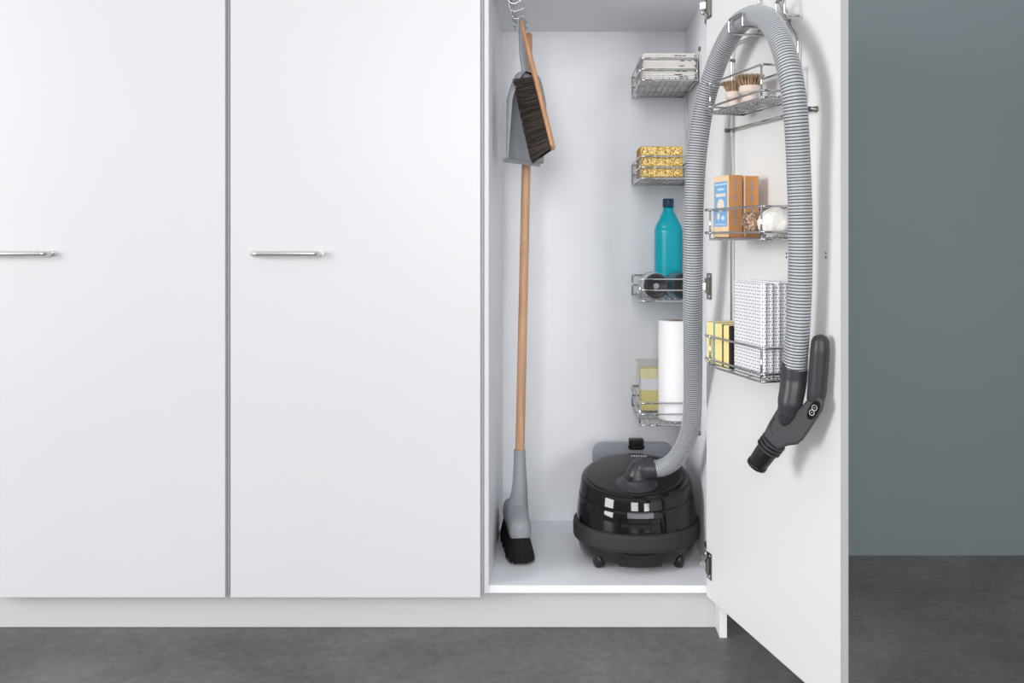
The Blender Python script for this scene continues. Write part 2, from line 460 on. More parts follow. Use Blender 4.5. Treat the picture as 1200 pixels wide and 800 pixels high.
# side wall rails in the cupboard (two uprights with screw ends)
gr = 'upright rails on the inner side wall'
def upright(y, label):
    r = thing('mounting_rail', label, 'rail', (XW, y, .443), 0, gr)
    b = NB(); box(b, -.0035, -.0005, -.0045, .0045, .006, 1.013, bev=.0008, seg=1); obj('strip', b, STEEL, r)
    for z in (0, 1.019):
        b = NB(); sweep(b, [(-.0003, 0, z), (-.006, 0, z)], .0055, 12); obj('screw', b, HINGED, r)
    return r
upright(.238, 'thin steel upright rail on the cupboard side wall, the nearer to the opening')
upright(.505, 'thin steel upright rail on the cupboard side wall in the back corner')

# ------------------------------------------------------------------ rack frame on door with hose cradles
fr = thing('door_rack', 'chrome wire frame on the open door with two cradles holding the vacuum hose', 'rack', dloc(.306, 0, .70))
w = .0026
b = NB()
sweep(b, bent([W(.156, .008, .70), W(.156, .008, 1.385), W(.176, .008, 1.394), W(.405, .008, 1.394)], .012, 5), w, 8)
obj('left_upright', b, STEEL2, fr, True)
b = NB()
sweep(b, bent([W(.456, .008, .70), W(.456, .008, 1.354), W(.335, .008, 1.488), W(.29, .008, 1.488), W(.29, .008, 1.396)], .012, 5), w*1.15, 8)
obj('right_upright', b, CHROME, fr, True)
for (t0, t1, sl, za, zb_) in ((.3115, .3752, .086, 1.384, 1.413), (.428, .462, .040, 1.392, 1.424)):
    b = NB()
    sweep(b, bent([W(t0, .008, za), W(t0, sl, za), W(t0, sl, zb_), W(t1, sl, zb_), W(t1, sl, za), W(t1, .008, za)], .005, 4), w, 8)
    obj('hose_cradle', b, CHROME, fr, True)
b = NB(); sweep(b, [W(.145, .013, 1.2036), W(.515, .013, 1.2036)], w, 8); obj('cross_bar', b, CHROME, fr, True)
for t in (.145, .515):
    b = NB(); c = W(t, 0, 1.2036); sweep(b, [c+M*.0003, c+M*.004, c+M*.008, c+M*.018], [.006, .006, .0045, .005], 12); obj('bar_end', b, HINGED, fr, True)
b = NB(); sweep(b, [W(.156, .008, .70), W(.456, .008, .70)], w, 8); obj('cross_bar', b, CHROME, fr, True)
for t, z in ((.156, .72), (.456, .72), (.156, 1.36), (.30, 1.488)):
    b = NB(); c = W(t, 0, z); sweep(b, [c+M*.0003, c+M*.0105], .004, 10); obj('fixing', b, HINGED, fr, True)

# ------------------------------------------------------------------ vacuum cleaner
VC = Vector((.1935, .240, .120)); vac = thing('vacuum_cleaner', 'glossy black canister vacuum cleaner, its grey hose looped up over the open door', 'vacuum cleaner', VC)
def tilt(co):                                          # the lid slopes down to the front
    z = co.z; k = max(0, min(1, (z-.10)/.10)); return Vector((co.x, co.y, z + .182*co.y*k))
ztop = .3335-.12
b = NB()
lathe(b, [(.142, .018), (.150, .024), (.157, .05), (.158, .10), (.156, .135), (.152, .165), (.1495, .176)], seg=96, fn=tilt)
obj('body', b, GLOSS, vac)
b = NB()
lathe(b, [(.1485, .176), (.1500, .178), (.1495, .1805), (.146, .203), (.1435, .2095), (.138, .2135), (.120, .2150), (.0, .2185)], seg=96, fn=tilt)
lid = obj('lid', b, GLOSS, vac)
b = NB()
lathe(b, [(.128, .2146), (.128, .2160), (.122, .2176), (.0, .2200)], c=(-.006, .0, 0), seg=80, fn=tilt)
obj('top_cover', b, LIDM, lid)
b = NB()
lathe(b, [(.152, .058), (.160, .055), (.1660, .060), (.1672, .068), (.1672, .092), (.1660, .099), (.160, .103), (.152, .101)], seg=96)
obj('bumper', b, RUBBER, vac)
b = NB()
lathe(b, [(.06, .012), (.105, .014), (.128, .022), (.148, .042), (.156, .055), (.13, .056)], seg=80)
obj('underside', b, BLACKP, vac)
# front recess with inner bar and latch; lower plate
def wrap(bm, a0, a1, z0, z1, r0, r1, n=10, mi=0, dz=0):    # curved block that follows the body, angles from the front
    g = []
    for k in range(n+1):
        a = a0+(a1-a0)*k/n; row = []
        for (r, z) in ((r0, z0), (r1, z0), (r1-dz, z1), (r0-dz, z1)):
            p = Vector((r*math.sin(a), -r*math.cos(a), z)); row.append(bm.verts.new(tilt(p)))
        g.append(row)
    fs = [bm.faces.new(g[0]), bm.faces.new(g[-1][::-1])]
    for k in range(n):
        for j in range(4): fs.append(bm.faces.new((g[k][j], g[k+1][j], g[k+1][(j+1) % 4], g[k][(j+1) % 4])))
    for f in fs: f.material_index = mi
q = .36
b = NB()
wrap(b, -q, q, .150, .154, .154, .1570); wrap(b, -q, q, .108, .111, .156, .1595)
wrap(b, -q, -q+.03, .109, .152, .154, .1588, 3); wrap(b, q-.03, q, .109, .152, .154, .1588, 3)
obj('grip_frame', b, GLOSS, vac)
b = NB(); wrap(b, -q+.05, q-.05, .126, .138, .154, .1590); obj('grip_bar', b, BLACKP, vac)
b = NB(); wrap(b, -.215, .205, .160, .1765, .150, .1600, dz=.002)
lt = obj('latch', b, LATCH, vac)
b = NB(); wrap(b, -.195, .185, .1425, .1595, .150, .1575)
for k in range(13): wrap(b, -.18+.028*k, -.168+.028*k, .144, .158, .157, .1592, 2)
obj('grille', b, BLACKP, lt)
b = NB(); 
for k in range(1):
    wrap(b, -.36, .36, .020, .052, .120, .1560, 12)
obj('front_plate', b, BLACKP, vac)
for (a) in (-.82, .82, PI-.7, PI+.7):                      # casters
    x, y = .140*math.sin(a), -.140*math.cos(a)
    b = NB(); prof = [(.005, -.011), (.018, -.0105), (.0208, -.007), (.0212, 0), (.0208, .007), (.018, .0105), (.005, .011)]
    rings = lathe(b, prof, seg=28)
    ca = .35 if a < 0 else -.35
    for v in b.verts:
        c0 = v.co.copy(); v.co = Vector((c0.z*math.cos(ca)-c0.y*math.sin(ca)*0, c0.y, c0.x)); 
        v.co = Matrix.Rotation(ca, 3, 'Z') @ Vector((c0.z, c0.y, c0.x)) + Vector((x, y, .0214))
    wh = obj('caster_wheel', b, BLACKP, vac)
    b = NB(); sweep(b, [(x, y, .018), (x*.96, y*.96, .046)], [.012, .018], 14); obj('fork', b, BLACKP, wh)
# elbow
eb = at(746, 568, 2.478); lz = VC.z+.2185+.182*(eb.y-VC.y)
b = NB(); c = Vector((eb.x, eb.y, lz-.012)) - VC
def tl(v): return Vector((v.x, v.y, v.z + .182*(v.y-c.y)))
lathe(b, [(.056, .0), (.056, .010), (.053, .0135), (.040, .0150), (.037, .024), (.034, .030)], c=tuple(c), seg=56, fn=tl)
sw = obj('swivel_ring', b, HANDLE, lid)
e0 = Vector((eb.x, eb.y, lz-.004))
ex = at(765, 549, 2.474)
pts = spline([e0, e0+Vector((.0, .001, .014)), e0+Vector((.003, .002, .028)), e0+Vector((.013, .003, .0415)), ex+Vector((-.017, 0, -.0012)), ex, ex+Vector((.006, 0, .001))], .003)
b = NB(); n_ = len(pts); sweep(b, pts, [.0315-.004*min(1, i/(n_*.6)) + (.0012 if .60 < i/n_ < .64 else 0) for i in range(n_)], 32); obj('elbow', b, HANDLE, sw, True)
b = NB(); wrap2 = c+Vector((-.022, -.026, .030)); box(b, wrap2.x-.004, wrap2.x+.007, wrap2.y-.006, wrap2.y+.004, wrap2.z-.006, wrap2.z+.004, bev=.001); obj('release_tab', b, BLACKP, sw)
# small light marks at the back of the lid
b = NB()
zc = lambda x, y: .2192+.182*y
for k in range(7):
    x = -.014+.0066*k + .010; y = .105
    wd = .0045 if k % 3 else .003
    for (dx, dy, ww, hh) in ((0, 0, wd, .0016), (0, .006, wd, .0016), (-wd/2+.0006, .003, .0012, .0075) if k % 2 else (wd/2-.0006, .003, .0012, .0075)):
        z = zc(x, y+dy); box(b, x+dx-ww/2, x+dx+ww/2, y+dy-hh/2, y+dy+hh/2, z-.002, z+.0008)
obj('printed_mark', b, PRINT, lid)

# hose
hp = [(764, 549, 2.474, None), (775, 548, 2.466, None), (788, 541, 2.445, None), (799, 527, 2.41, None), (807, 508, 2.37, None), (811, 485, 2.33, None),
      (812, 450, 2.285, None), (812, 400, 2.235, None), (812, 340, 2.19, None), (812.5, 280, 2.165, None), (814, 220, 2.155, None),
      (818, 170, 2.15, None), (826, 120, 2.14, None), (838, 80, 2.11, None), (851, 50, None, .060), (865, 29, None, .056), (879, 20, None, .056),
      (894, 20, None, .062), (907.5, 33, None, .070), (919, 60, None, .076), (928, 97, None, .076), (933, 140, None, .070), (936, 200, None, .060),
      (938, 265, None, .055), (937.5, 330, None, .053), (935, 385, None, .053), (931, 436, 1.795, None)]
P = [at(a, b_, d) if d else on_door(a, b_, s) for (a, b_, d, s) in hp]
pitch = .0058; sub = 6
path = spline(P, pitch/sub)
rr = []; mi = []
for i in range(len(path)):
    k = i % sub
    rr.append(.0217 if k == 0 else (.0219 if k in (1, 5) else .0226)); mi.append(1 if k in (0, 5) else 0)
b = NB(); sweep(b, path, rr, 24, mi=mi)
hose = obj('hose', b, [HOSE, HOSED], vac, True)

# handset hanging at the hose end
def hpnt(px, py): return at(px, py, 1.79-(px-935)*.0013)
K = 1.79/F
def hs(bm, lst, seg=28, flat=1.0, step=.003):
    pp = [hpnt(a, b_) for a, b_, r in lst]
    fine = spline(pp, step); R_ = []
    L = [0]
    for a, c in zip(pp, pp[1:]): L.append(L[-1]+(c-a).length)
    for i in range(len(fine)):
        s = L[-1]*i/(len(fine)-1); j = 0
        while j < len(L)-2 and L[j+1] < s: j += 1
        t = (s-L[j])/(L[j+1]-L[j]); t = max(0, min(1, t)); t = t*t*(3-2*t)
        R_.append(K*(lst[j][2]*(1-t)+lst[j+1][2]*t))
    sweep(bm, fine, R_, seg, flat=flat)
nC = (Vector((0, -CD, CH))-hpnt(930, 495)).normalized()
b = NB()
poly = [(911, 479), (902, 494), (893.5, 511), (899, 521), (912, 527), (923, 522), (934.5, 520.5), (941, 515), (952, 499), (963.5, 481), (965.5, 474), (964, 468), (959, 464.5), (948, 466), (939, 476), (928, 484)]
Af = [b.verts.new(hpnt(x, y)+nC*.0165) for x, y in poly]; Bf = [b.verts.new(hpnt(x, y)-nC*.0165) for x, y in poly]
fs = [b.faces.new(Af), b.faces.new(Bf[::-1])]+[b.faces.new((Af[k], Bf[k], Bf[(k+1) % len(poly)], Af[(k+1) % len(poly)])) for k in range(len(poly))]
bmesh.ops.recalc_face_normals(b, faces=b.faces[:])
bmesh.ops.bevel(b, geom=[e for f in fs[:2] for e in f.edges], offset=.0062, segments=4, profile=.5, affect='EDGES')
for f in b.faces: f.smooth = len(f.verts) == 4 and f.calc_area() < .0002
hd = obj('handset', b, HANDLE2, vac, True)
b = NB()                                                # moulded groove beside the cuff
hs(b, [(908, 489, .9), (903, 500, .9), (905.5, 508, .9)]); 
for v in b.verts: v.co += nC*.0163
obj('seam', b, LINE, hd, True)
b = NB(); hs(b, [(931.6, 428.5, 14.9), (931, 430.5, 15.4), (929.5, 450, 15.2), (926.5, 468, 14.8), (923.5, 482, 12.5), (920.5, 493, 8.5), (919.5, 498, 4)])
for v in b.verts:
    k_ = max(0, min(1, (hpnt(930, 445).z-v.co.z)/.05)); v.co += nC*(.012*k_)
obj('hose_cuff', b, HANDLE, hd, True)
b = NB(); hs(b, [(961.5, 391.5, 1.5), (961.5, 392.5, 5.5), (961.5, 395, 8.3), (961.2, 400, 10.2), (960.7, 412, 11), (959.5, 430, 11), (958, 450, 10.8), (957, 460, 10.8), (955.5, 469, 10)]); obj('grip', b, HANDLE, hd, True)
b = NB(); hs(b, [(907, 517, 13), (898, 529, 13), (888, 543, 12.2)])
p1, p2 = hpnt(888, 543), hpnt(886.5, 545.2); sweep(b, [p1-(p2-p1)*.3, p2], [K*12.8, K*12.8], 28)
obj('tube', b, BLACKP, hd, True)
b = NB()
for (x, y) in ((906.5, 517.5), (903.8, 521), (901.1, 524.5)):
    a = hpnt(x+.7, y-.9); c = hpnt(x-.7, y+.9); sweep(b, [a, a.lerp(c, .3), a.lerp(c, .7), c], [K*13.8, K*15.6, K*15.6, K*13.8], 28)
obj('collar', b, HANDLE, hd, True)
# control plate with two round symbols, on the camera-side face of the handset
ax = (hpnt(958.5, 470.5)-hpnt(948, 489)).normalized(); bx = hpnt(962, 480)-hpnt(948, 480); bx = (bx-ax*bx.dot(ax)).normalized(); nP = ax.cross(bx); nP = nP if nP.dot(nC) > 0 else -nP
cc = hpnt(953.3, 480.5)+nC*.0165; nC = nP
def face_shape(bm, fn, n, h0, h1, mi=0):
    A_ = [bm.verts.new(cc+ax*fn(k/n)[0]+bx*fn(k/n)[1]+nC*h0) for k in range(n)]; B2 = [bm.verts.new(cc+ax*fn(k/n)[0]+bx*fn(k/n)[1]+nC*h1) for k in range(n)]
    fs = [bm.faces.new(A_), bm.faces.new(B2)]+[bm.faces.new((A_[k], A_[(k+1) % n], B2[(k+1) % n], B2[k])) for k in range(n)]
    for f in fs: f.material_index = mi
def stadium(t):
    a = 2*PI*t; return (K*(12.5*math.cos(a)), K*5.8*math.sin(a)*(1+.15*math.cos(a)**2))
b = NB(); face_shape(b, stadium, 40, -.004, .0016); cp = obj('control_plate', b, GLOSS, hd, True)
b = NB()
for s_ in (-1, 1):
    ctr = cc+ax*(s_*K*3.4)+nC*.0018
    ring = [ctr+ax*(K*3.2*math.cos(2*PI*k/20))+bx*(K*3.2*math.sin(2*PI*k/20)) for k in range(20)]
    sweep(b, ring, .0006, 6, closed=True)
    sweep(b, [ctr-bx*K*1.2, ctr+bx*K*1.2], .0005, 6)
obj('button_mark', b, PRINT, cp, True)

# grey panel with black clip behind the vacuum
pr = thing('plastic_panel', 'grey plastic panel with rounded corners standing behind the black vacuum, black clip on top', 'panel', (.2, .462, .120))
b = NB(); prism(b, [(x, z) for x, z in rrect(.232, .252, .028, 0, .1265)], -.012, .004, axis='y', bev=.003); obj('plate', b, PANEL, pr)
b = NB(); cx_ = at(746, 0, 2.735).x-.2
box(b, cx_-.021, cx_+.021, -.022, .008, .234, .264, bev=.003); box(b, cx_-.024, cx_+.024, -.020, -.012, .239, .244, bev=.001)
box(b, cx_-.017, cx_+.017, -.027, -.020, .249, .262, bev=.002)
obj('clip', b, BLACKP, pr)

# ------------------------------------------------------------------ hook rail
hr = thing('hook_rail', 'chrome rail with wire hooks under the top of the open cupboard', 'hook rail', (-.133, .2, 1.575))
b = NB()
for dx in (-.003, .003): sweep(b, [(dx, -.19, -.018), (dx, .20, -.018)], .0019, 8)
for y in (-.17, 0, .17): box(b, -.005, .005, y-.006, y+.006, -.018, 0, bev=.001)
obj('rail', b, CHROME, hr)
HY = [.04, .12, .20, .28, .35]
for y in HY:
    y -= .2
    b = NB(); pts = [(-.003, y, -.018), (-.004, y, -.026), (.000, y, -.036), (.008, y, -.0415), (.016, y, -.041), (.025, y, -.037), (.033, y, -.0325)]
    pp = spline(pts, .002); sweep(b, pp, .0017, 8); sweep(b, [pp[-1]-Vector((.001, 0, .0005)), pp[-1]+Vector((.002, 0, .001))], .0026, 8)
    obj('hook', b, CHROME, hr)

# ------------------------------------------------------------------ bristle helper
def tuft(bm, p, d, L, r, mi=0, bend=Vector((0, 0, 0))):
    d = d.normalized(); s = d.orthogonal().normalized(); t = d.cross(s); rows = []
    for f, k in ((0, 1), (.5, .9), (1, .45)):
        c = p+d*L*f+bend*f*f; rows.append([bm.verts.new(c+(s*math.cos(a)+t*math.sin(a))*r*k) for a in (0, 2.09, 4.19)])
    for A_, B2 in zip(rows, rows[1:]):
        for k in range(3):
            f = bm.faces.new((A_[k], A_[(k+1) % 3], B2[(k+1) % 3], B2[k])); f.material_index = mi
    f = bm.faces.new(rows[-1]); f.material_index = mi

# ------------------------------------------------------------------ broom
bp0 = at(609, 528, 2.555); bp1 = Vector((-.094, .335, 1.526))
br = thing('broom', 'long beech handled broom with grey head, hanging at the left inside the cupboard', 'broom', (bp0.x+.004, .27, .1215))
b = NB(); n_ = 120; pts = []; rad = []
for i in range(n_+1):
    f = i/n_; p = (bp0-Vector((0, 0, .02))).lerp(bp1, f); z = p.z; r = .0122
    if .905 < z < .950:
        r = .0122 + (.0007 if (int((z-.905)/.0048) % 2) else -.0009)
    if f > .985: r *= math.sqrt(max(.05, 1-((f-.985)/.015)**2))
    if f > .86: r *= 1-.25*(f-.86)/.14
    pts.append(p); rad.append(r)
# denser in the grooved zone
pts2, rad2 = [], []
for i in range(700):
    f = i/699; p = (bp0-Vector((0, 0, .02))).lerp(bp1, f); z = p.z; r = .0122
    if .915 < z < .957: r = .0126 if ((z-.915) % .0075) > .0022 else .0108
    if f > .86: r *= 1-.28*(f-.86)/.14
    if f > .993: r *= math.sqrt(max(.02, 1-((f-.993)/.007)**2))
    pts2.append(p); rad2.append(r)
b = NB(); sweep(b, pts2, rad2, 20); obj('handle', b, BEECH, br, True)
# head: axis from near end to far end, in plan
nh = Vector((-.107, .165, 0)); fh = Vector((-.146, .415, 0)); ax_ = (fh-nh); LH = ax_.length; ax_.normalize(); px_ = Vector((ax_.y, -ax_.x, 0))
b = NB(); rings = []
N1 = 30
for i in range(N1+1):
    f = i/N1; e = min(f, 1-f)*LH; k = min(1, math.sqrt(max(.0, 1-(1-min(1, e/.028))**2)))
    hump = math.exp(-((f-.42)/.26)**2)
    ztop_ = .232+.030*hump - (1-k)*.022; zb = .1845+(1-k)*.004; hw = .0275*(.35+.65*k)
    c0 = nh+ax_*(f*LH); row = []
    prof_ = [(-1, 0), (-1.02, .35), (-.92, .7), (-.6, .93), (0, 1), (.6, .93), (.92, .7), (1.02, .35), (1, 0)]
    for (a, h) in prof_: row.append(b.verts.new(c0+px_*(a*hw)+Vector((0, 0, zb+(ztop_-zb)*h))))
    rings.append(row)
for A_, B2 in zip(rings, rings[1:]):
    m_ = len(A_)
    for k in range(m_):
        f = b.faces.new((A_[k], A_[(k+1) % m_], B2[(k+1) % m_], B2[k])); f.smooth = k < m_-1
b.faces.new(rings[0]); b.faces.new(rings[-1])
hdn = obj('head', b, GREYP, br, True)
sock0 = nh+ax_*(.40*LH)
b = NB(); s0 = Vector((sock0.x, sock0.y, .225)); s1 = Vector((bp0.x, bp0.y, bp0.z))
top_ = s1+Vector((0, 0, .003)); mid_ = s0.lerp(s1, .45); mid_.x = s1.x; mid_.y = s1.y-.004
pp = spline([s0, s0.lerp(mid_, .5), mid_, top_], .004); n_ = len(pp)
rad = []
for i in range(n_):
    f = i/(n_-1)
    rad.append(.0125*(1-f)**2+.0152+ .0020*(1-f) if f < .97 else .0158)
sweep(b, pp, rad, 28); obj('socket', b, GREYP, br, True)
b = NB()
for i in range(3200):
    f = random.random(); g = random.uniform(-1, 1)
    e = min(f, 1-f)*LH; k = math.sqrt(max(.05, 1-(1-min(1, e/.028))**2))
    p = nh+ax_*(f*LH)+px_*(g*.0225*k)+Vector((0, 0, .187))
    d = Vector((0, 0, -1))+px_*(g*.20+random.uniform(-.07, .07))+ax_*((f-.5)*.30+random.uniform(-.06, .06))
    L = .0625/(abs(d.normalized().z))*random.uniform(.985, 1.0)
    tuft(b, p, d, L, .0014)
obj('bristles', b, BRIS, br, True, fixn=False)

# ------------------------------------------------------------------ dustpan
phi = math.radians(60)
DPC = Vector((-.108, .195, 0)); dl = Vector((math.cos(phi), math.sin(phi), 0)); dn = Vector((math.sin(phi), -math.cos(phi), 0))
dp = thing('dustpan', 'grey plastic dustpan hanging by its handle behind the hand brush', 'dustpan', (DPC.x, DPC.y, 1.150))
def DPt(a, n, z): return DPC+dl*a+dn*n+Vector((0, 0, z))
zt, zb = 1.388, 1.160
def halfw(z):
    f = (zt-z)/(zt-zb); return .028+.052*min(1, (f/.34))**.6 + .005*f
def wallh(z):
    f = (zt-z)/(zt-zb); return .030*(1-f*.55)
b = NB(); rows_o, rows_i = [], []
NZ = 26; th = .0022
for i in range(NZ+1):
    z = zt-(zt-zb)*i/NZ; hw = halfw(z); h = wallh(z)
    prof_ = [(-hw-.002, h+.0005), (-hw, h*.5), (-hw+.004, .004), (-hw+.010, 0), (0, 0), (hw-.010, 0), (hw-.004, .004), (hw, h*.5), (hw+.002, h+.0005)]
    rows_o.append([b.verts.new(DPt(a, n, z)) for a, n in prof_])
    prof2 = [(-hw-.002+th, h+.0005), (-hw+th, h*.5), (-hw+.004+th, .004+th), (-hw+.010, th), (0, th), (hw-.010, th), (hw-.004-th, .004+th), (hw-th, h*.5), (hw+.002-th, h+.0005)]
    rows_i.append([b.verts.new(DPt(a, n, z)) for a, n in prof2])
for R_ in (rows_o, rows_i):
    for A_, B2 in zip(R_, R_[1:]):
        for k in range(8): f = b.faces.new((A_[k], A_[k+1], B2[k+1], B2[k])); f.smooth = True
for i in range(NZ):
    b.faces.new((rows_o[i][0], rows_o[i+1][0], rows_i[i+1][0], rows_i[i][0])); b.faces.new((rows_o[i][8], rows_o[i+1][8], rows_i[i+1][8], rows_i[i][8]))
for k in range(8):
    b.faces.new((rows_o[-1][k], rows_o[-1][k+1], rows_i[-1][k+1], rows_i[-1][k]))
# rear wall closing the pan under the handle
top_out = rows_o[0]; b.faces.new(top_out); b.faces.new(rows_i[0][::-1])
pan = obj('pan', b, GREYP2, dp, True)
b = NB()
lipf = [DPt(a, .001, zb+.001) for a in (-.08, -.05, 0, .05, .08)]
for k in range(4):
    a0, a1 = -.087+.0435*k, -.087+.0435*(k+1)
    vs = [b.verts.new(DPt(a, n, z)) for a in (a0, a1) for n in (-.0006, .0028) for z in (zb-.008, zb+.002)]
    for qd in ((0,1,3,2),(4,6,7,5),(0,4,5,1),(2,3,7,6),(0,2,6,4),(1,5,7,3)): b.faces.new([vs[i] for i in qd])
obj('lip', b, GREYP, dp, True)
b = NB(); pts = [DPt(0, .012, 1.375), DPt(0, .010, 1.40), DPt(0, .004, 1.44), DPt(0, .002, 1.49), DPt(0, .002, 1.522), DPt(0, .002, 1.533)]
pp = spline(pts, .004); rings = []
for i, p in enumerate(pp):
    f = i/(len(pp)-1); hw = .013+.006*math.exp(-f*14)+(.0 if f < .96 else -.006*(f-.96)/.04); ht = .0075+.004*math.exp(-f*14)
    rings.append([b.verts.new(p+dl*(hw*math.cos(2*PI*k/18))+dn*(ht*math.sin(2*PI*k/18))) for k in range(18)])
for A_, B2 in zip(rings, rings[1:]):
    for k in range(18): f = b.faces.new((A_[k], A_[(k+1) % 18], B2[(k+1) % 18], B2[k])); f.smooth = True
b.faces.new(rings[0]); b.faces.new(rings[-1])
obj('handle', b, GREYP2, dp, True)

# ------------------------------------------------------------------ hand brush
q0 = at(610.5, 24, 2.452); q1 = at(648.5, 176, 2.425)
hb = thing('hand_brush', 'beech hand brush with dark brown bristles hanging in front of the dustpan', 'brush', q1)
axb = (q1-q0).normalized(); out_ = Vector((-axb.z*-1, 0, 0)); out_ = Vector((0, 1, 0)).cross(axb).normalized()
if out_.x > 0: out_ = -out_                             # bristle direction: left and slightly down
yv = Vector((0, 1, 0)); yv = (yv-axb*yv.dot(axb)).normalized(); out_ = axb.cross(yv); out_ = out_ if out_.x < 0 else -out_
Lb = (q1-q0).length
b = NB(); rings = []
NB_ = 60
for i in range(NB_+1):
    f = i/NB_; k = math.sqrt(max(.03, 1-(1-min(1, min(f, 1-f)*Lb/.010))**2))
    hwid = (.0100+.0040*math.sin(min(1, f/.40)*PI)*.3 if f < .40 else .0100+.012*min(1, (f-.40)/.10)) * k
    hth = (.0052+.0022*min(1, f/.4))*k
    c0 = q0.lerp(q1, f); ring = []
    for j in range(16):
        a = 2*PI*j/16; ca_, sa_ = math.cos(a), math.sin(a)
        ring.append(b.verts.new(c0+yv*(hwid*math.copysign(abs(ca_)**.7, ca_))+out_*(hth*math.copysign(abs(sa_)**.7, sa_))))
    rings.append(ring)
for A_, B2 in zip(rings, rings[1:]):
    for k in range(16): f = b.faces.new((A_[k], A_[(k+1) % 16], B2[(k+1) % 16], B2[k])); f.smooth = True
b.faces.new(rings[0]); b.faces.new(rings[-1])
obj('wooden_back', b, BEECHO, hb, True)
b = NB(); fn_ = 0
rowsN = 34
for i in range(rowsN):
    f0 = .45+.535*i/(rowsN-1)
    for j in range(6):
        g0 = (j-2.5)/2.5
        for t in range(16):
            f = f0+random.uniform(-.006, .006); g = g0+random.uniform(-.17, .17)
            p = q0.lerp(q1, f)+yv*(g*.017)+out_*.006
            clump = math.sin(i*2.1+j*1.3)*.07
            d = out_+yv*(g*.10)+axb*(clump+(f-.72)*.75+.09+random.uniform(-.05, .05))
            L = (.050+.006*(f-.45)*2+random.uniform(-.006, .003))
            tuft(b, p, d, L, .00075, mi=random.choice((0, 0, 1)), bend=axb*random.uniform(-.003, .006))
obj('bristles', b, [HORSE, HORSE2], hb, True, fixn=False)

# ------------------------------------------------------------------ newspapers (top cupboard basket)
gn = 'newspapers stacked in the top basket'
nlab = ['folded newspaper lying at the bottom of the newspaper stack, against the basket wires', 'folded newspaper lying second from the bottom of the newspaper stack',
        'folded newspaper in the middle of the stack in the top basket', 'folded newspaper lying second from the top of the newspaper stack', 'folded newspaper on top of the newspaper stack']
hN = .0138
for i in range(5):
    z0 = bz[0]+.0045+i*hN; x0 = .2085+random.uniform(0, .004); x1 = .3535-random.uniform(0, .003); y0 = .231+random.uniform(0, .004); y1 = y0+.235
    r = thing('newspaper', nlab[i], 'newspaper', ((x0+x1)/2, y0+.11, z0), 0, gn)
    for lay in range(3):                                  # folded sections, rounded spine to the front
        b = NB(); zz = z0+lay*hN/3+.0002; h = hN/3-.0004; prof_ = []
        yy = y0+random.uniform(0, .004)
        for k in range(7):
            a = -PI/2+PI*k/6; prof_.append((yy+h/2-math.cos(a)*h/2, zz+h/2+math.sin(a)*h/2))
        prof_ += [(y1, zz+h), (y1, zz)]
        A_ = [b.verts.new((x0+random.uniform(0, .002), p, q_)) for p, q_ in prof_]; B2 = [b.verts.new((x1, p, q_)) for p, q_ in prof_]
        n_ = len(A_); b.faces.new(A_); b.faces.new(B2[::-1])
        for k in range(n_): b.faces.new((A_[k], A_[(k+1) % n_], B2[(k+1) % n_], B2[k]))
        s_ = obj('section', b, NEWS, r, True)
        if lay == 1 or i == 0:
            for k in range(3+i % 2):
                xx = x0+.095+random.uniform(-.006, .012)+k*.006; wz = random.uniform(.0012, .0022)
                b = NB(); box(b, xx-random.uniform(.003, .006), xx+.003, yy-.0003, yy+.0008, zz+h/2-wz/2, zz+h/2+wz/2)
                obj('printed_mark', b, LINE, s_, True)
            b = NB(); box(b, x1-.004, x1-.0005, yy-.0003, yy+.0008, zz+.0008, zz+h-.0008)
            obj('printed_mark', b, LINE, s_, True)

# ------------------------------------------------------------------ golden scouring pads
gg = 'golden scouring pads stacked in the second basket'
glab = ['golden glittery scouring pad at the bottom of the stack of three', 'golden glittery scouring pad in the middle of the stack of three', 'golden glittery scouring pad on top of the stack of three']
hG = .0272
for i in range(3):
    z0 = bz[1]+.0045+i*(hG+.0003)
    r = thing('scouring_pad', glab[i], 'scouring pad', (.262, .30, z0), 0, gg)
    b = NB(); box(b, -.056, .056, -.058, .058, 0, hG, bev=.004, seg=3)
    for v in b.verts: v.co += Vector((random.uniform(-.0006, .0006), random.uniform(-.0006, .0006), 0))
    obj('glitter_cover', b, GOLD, r)
    b = NB(); box(b, -.0585, -.0555, -.054, .056, .002, hG-.002, bev=.001); obj('sponge_edge', b, GOLDB, r)

# ------------------------------------------------------------------ bottle
bt = thing('detergent_bottle', 'teal blue plastic bottle with navy cap standing in the cupboard basket', 'bottle', (.3025, .458, bz[2]+.0045))
def bottle_ring(bm, w_, d_, z, p=3.0, n=40):
    o = []
    for k in range(n):
        a = 2*PI*k/n; c_, s_ = math.cos(a), math.sin(a)
        o.append(bm.verts.new((w_*math.copysign(abs(c_)**(2/p), c_), d_*math.copysign(abs(s_)**(2/p), s_), z)))
    return o
def loft(bm, rings):
    n = len(rings[0])
    for A_, B2 in zip(rings, rings[1:]):
        for k in range(n): f = bm.faces.new((A_[k], A_[(k+1) % n], B2[(k+1) % n], B2[k])); f.smooth = True
    bm.faces.new(rings[0]); bm.faces.new(rings[-1])
b = NB()
loft(b, [bottle_ring(b, *q) for q in ((.036, .024, 0), (.039, .027, .003), (.0395, .0275, .02), (.0395, .0275, .180), (.0395, .0275, .1875, 3.4), (.0380, .0262, .1885), (.0380, .0262, .1905), (.0385, .0268, .1915),
      (.0370, .0262, .195, 3.2), (.0310, .0235, .2075, 3.0), (.0235, .0195, .2225, 2.6), (.0165, .0155, .2365, 2.2), (.0142, .0142, .2425, 2), (.0138, .0138, .254, 2))])
obj('body', b, TEAL, bt)
b = NB(); lathe(b, [(.0150, .250), (.0154, .2505), (.0154, .274), (.0146, .2755), (0, .276)], seg=36)
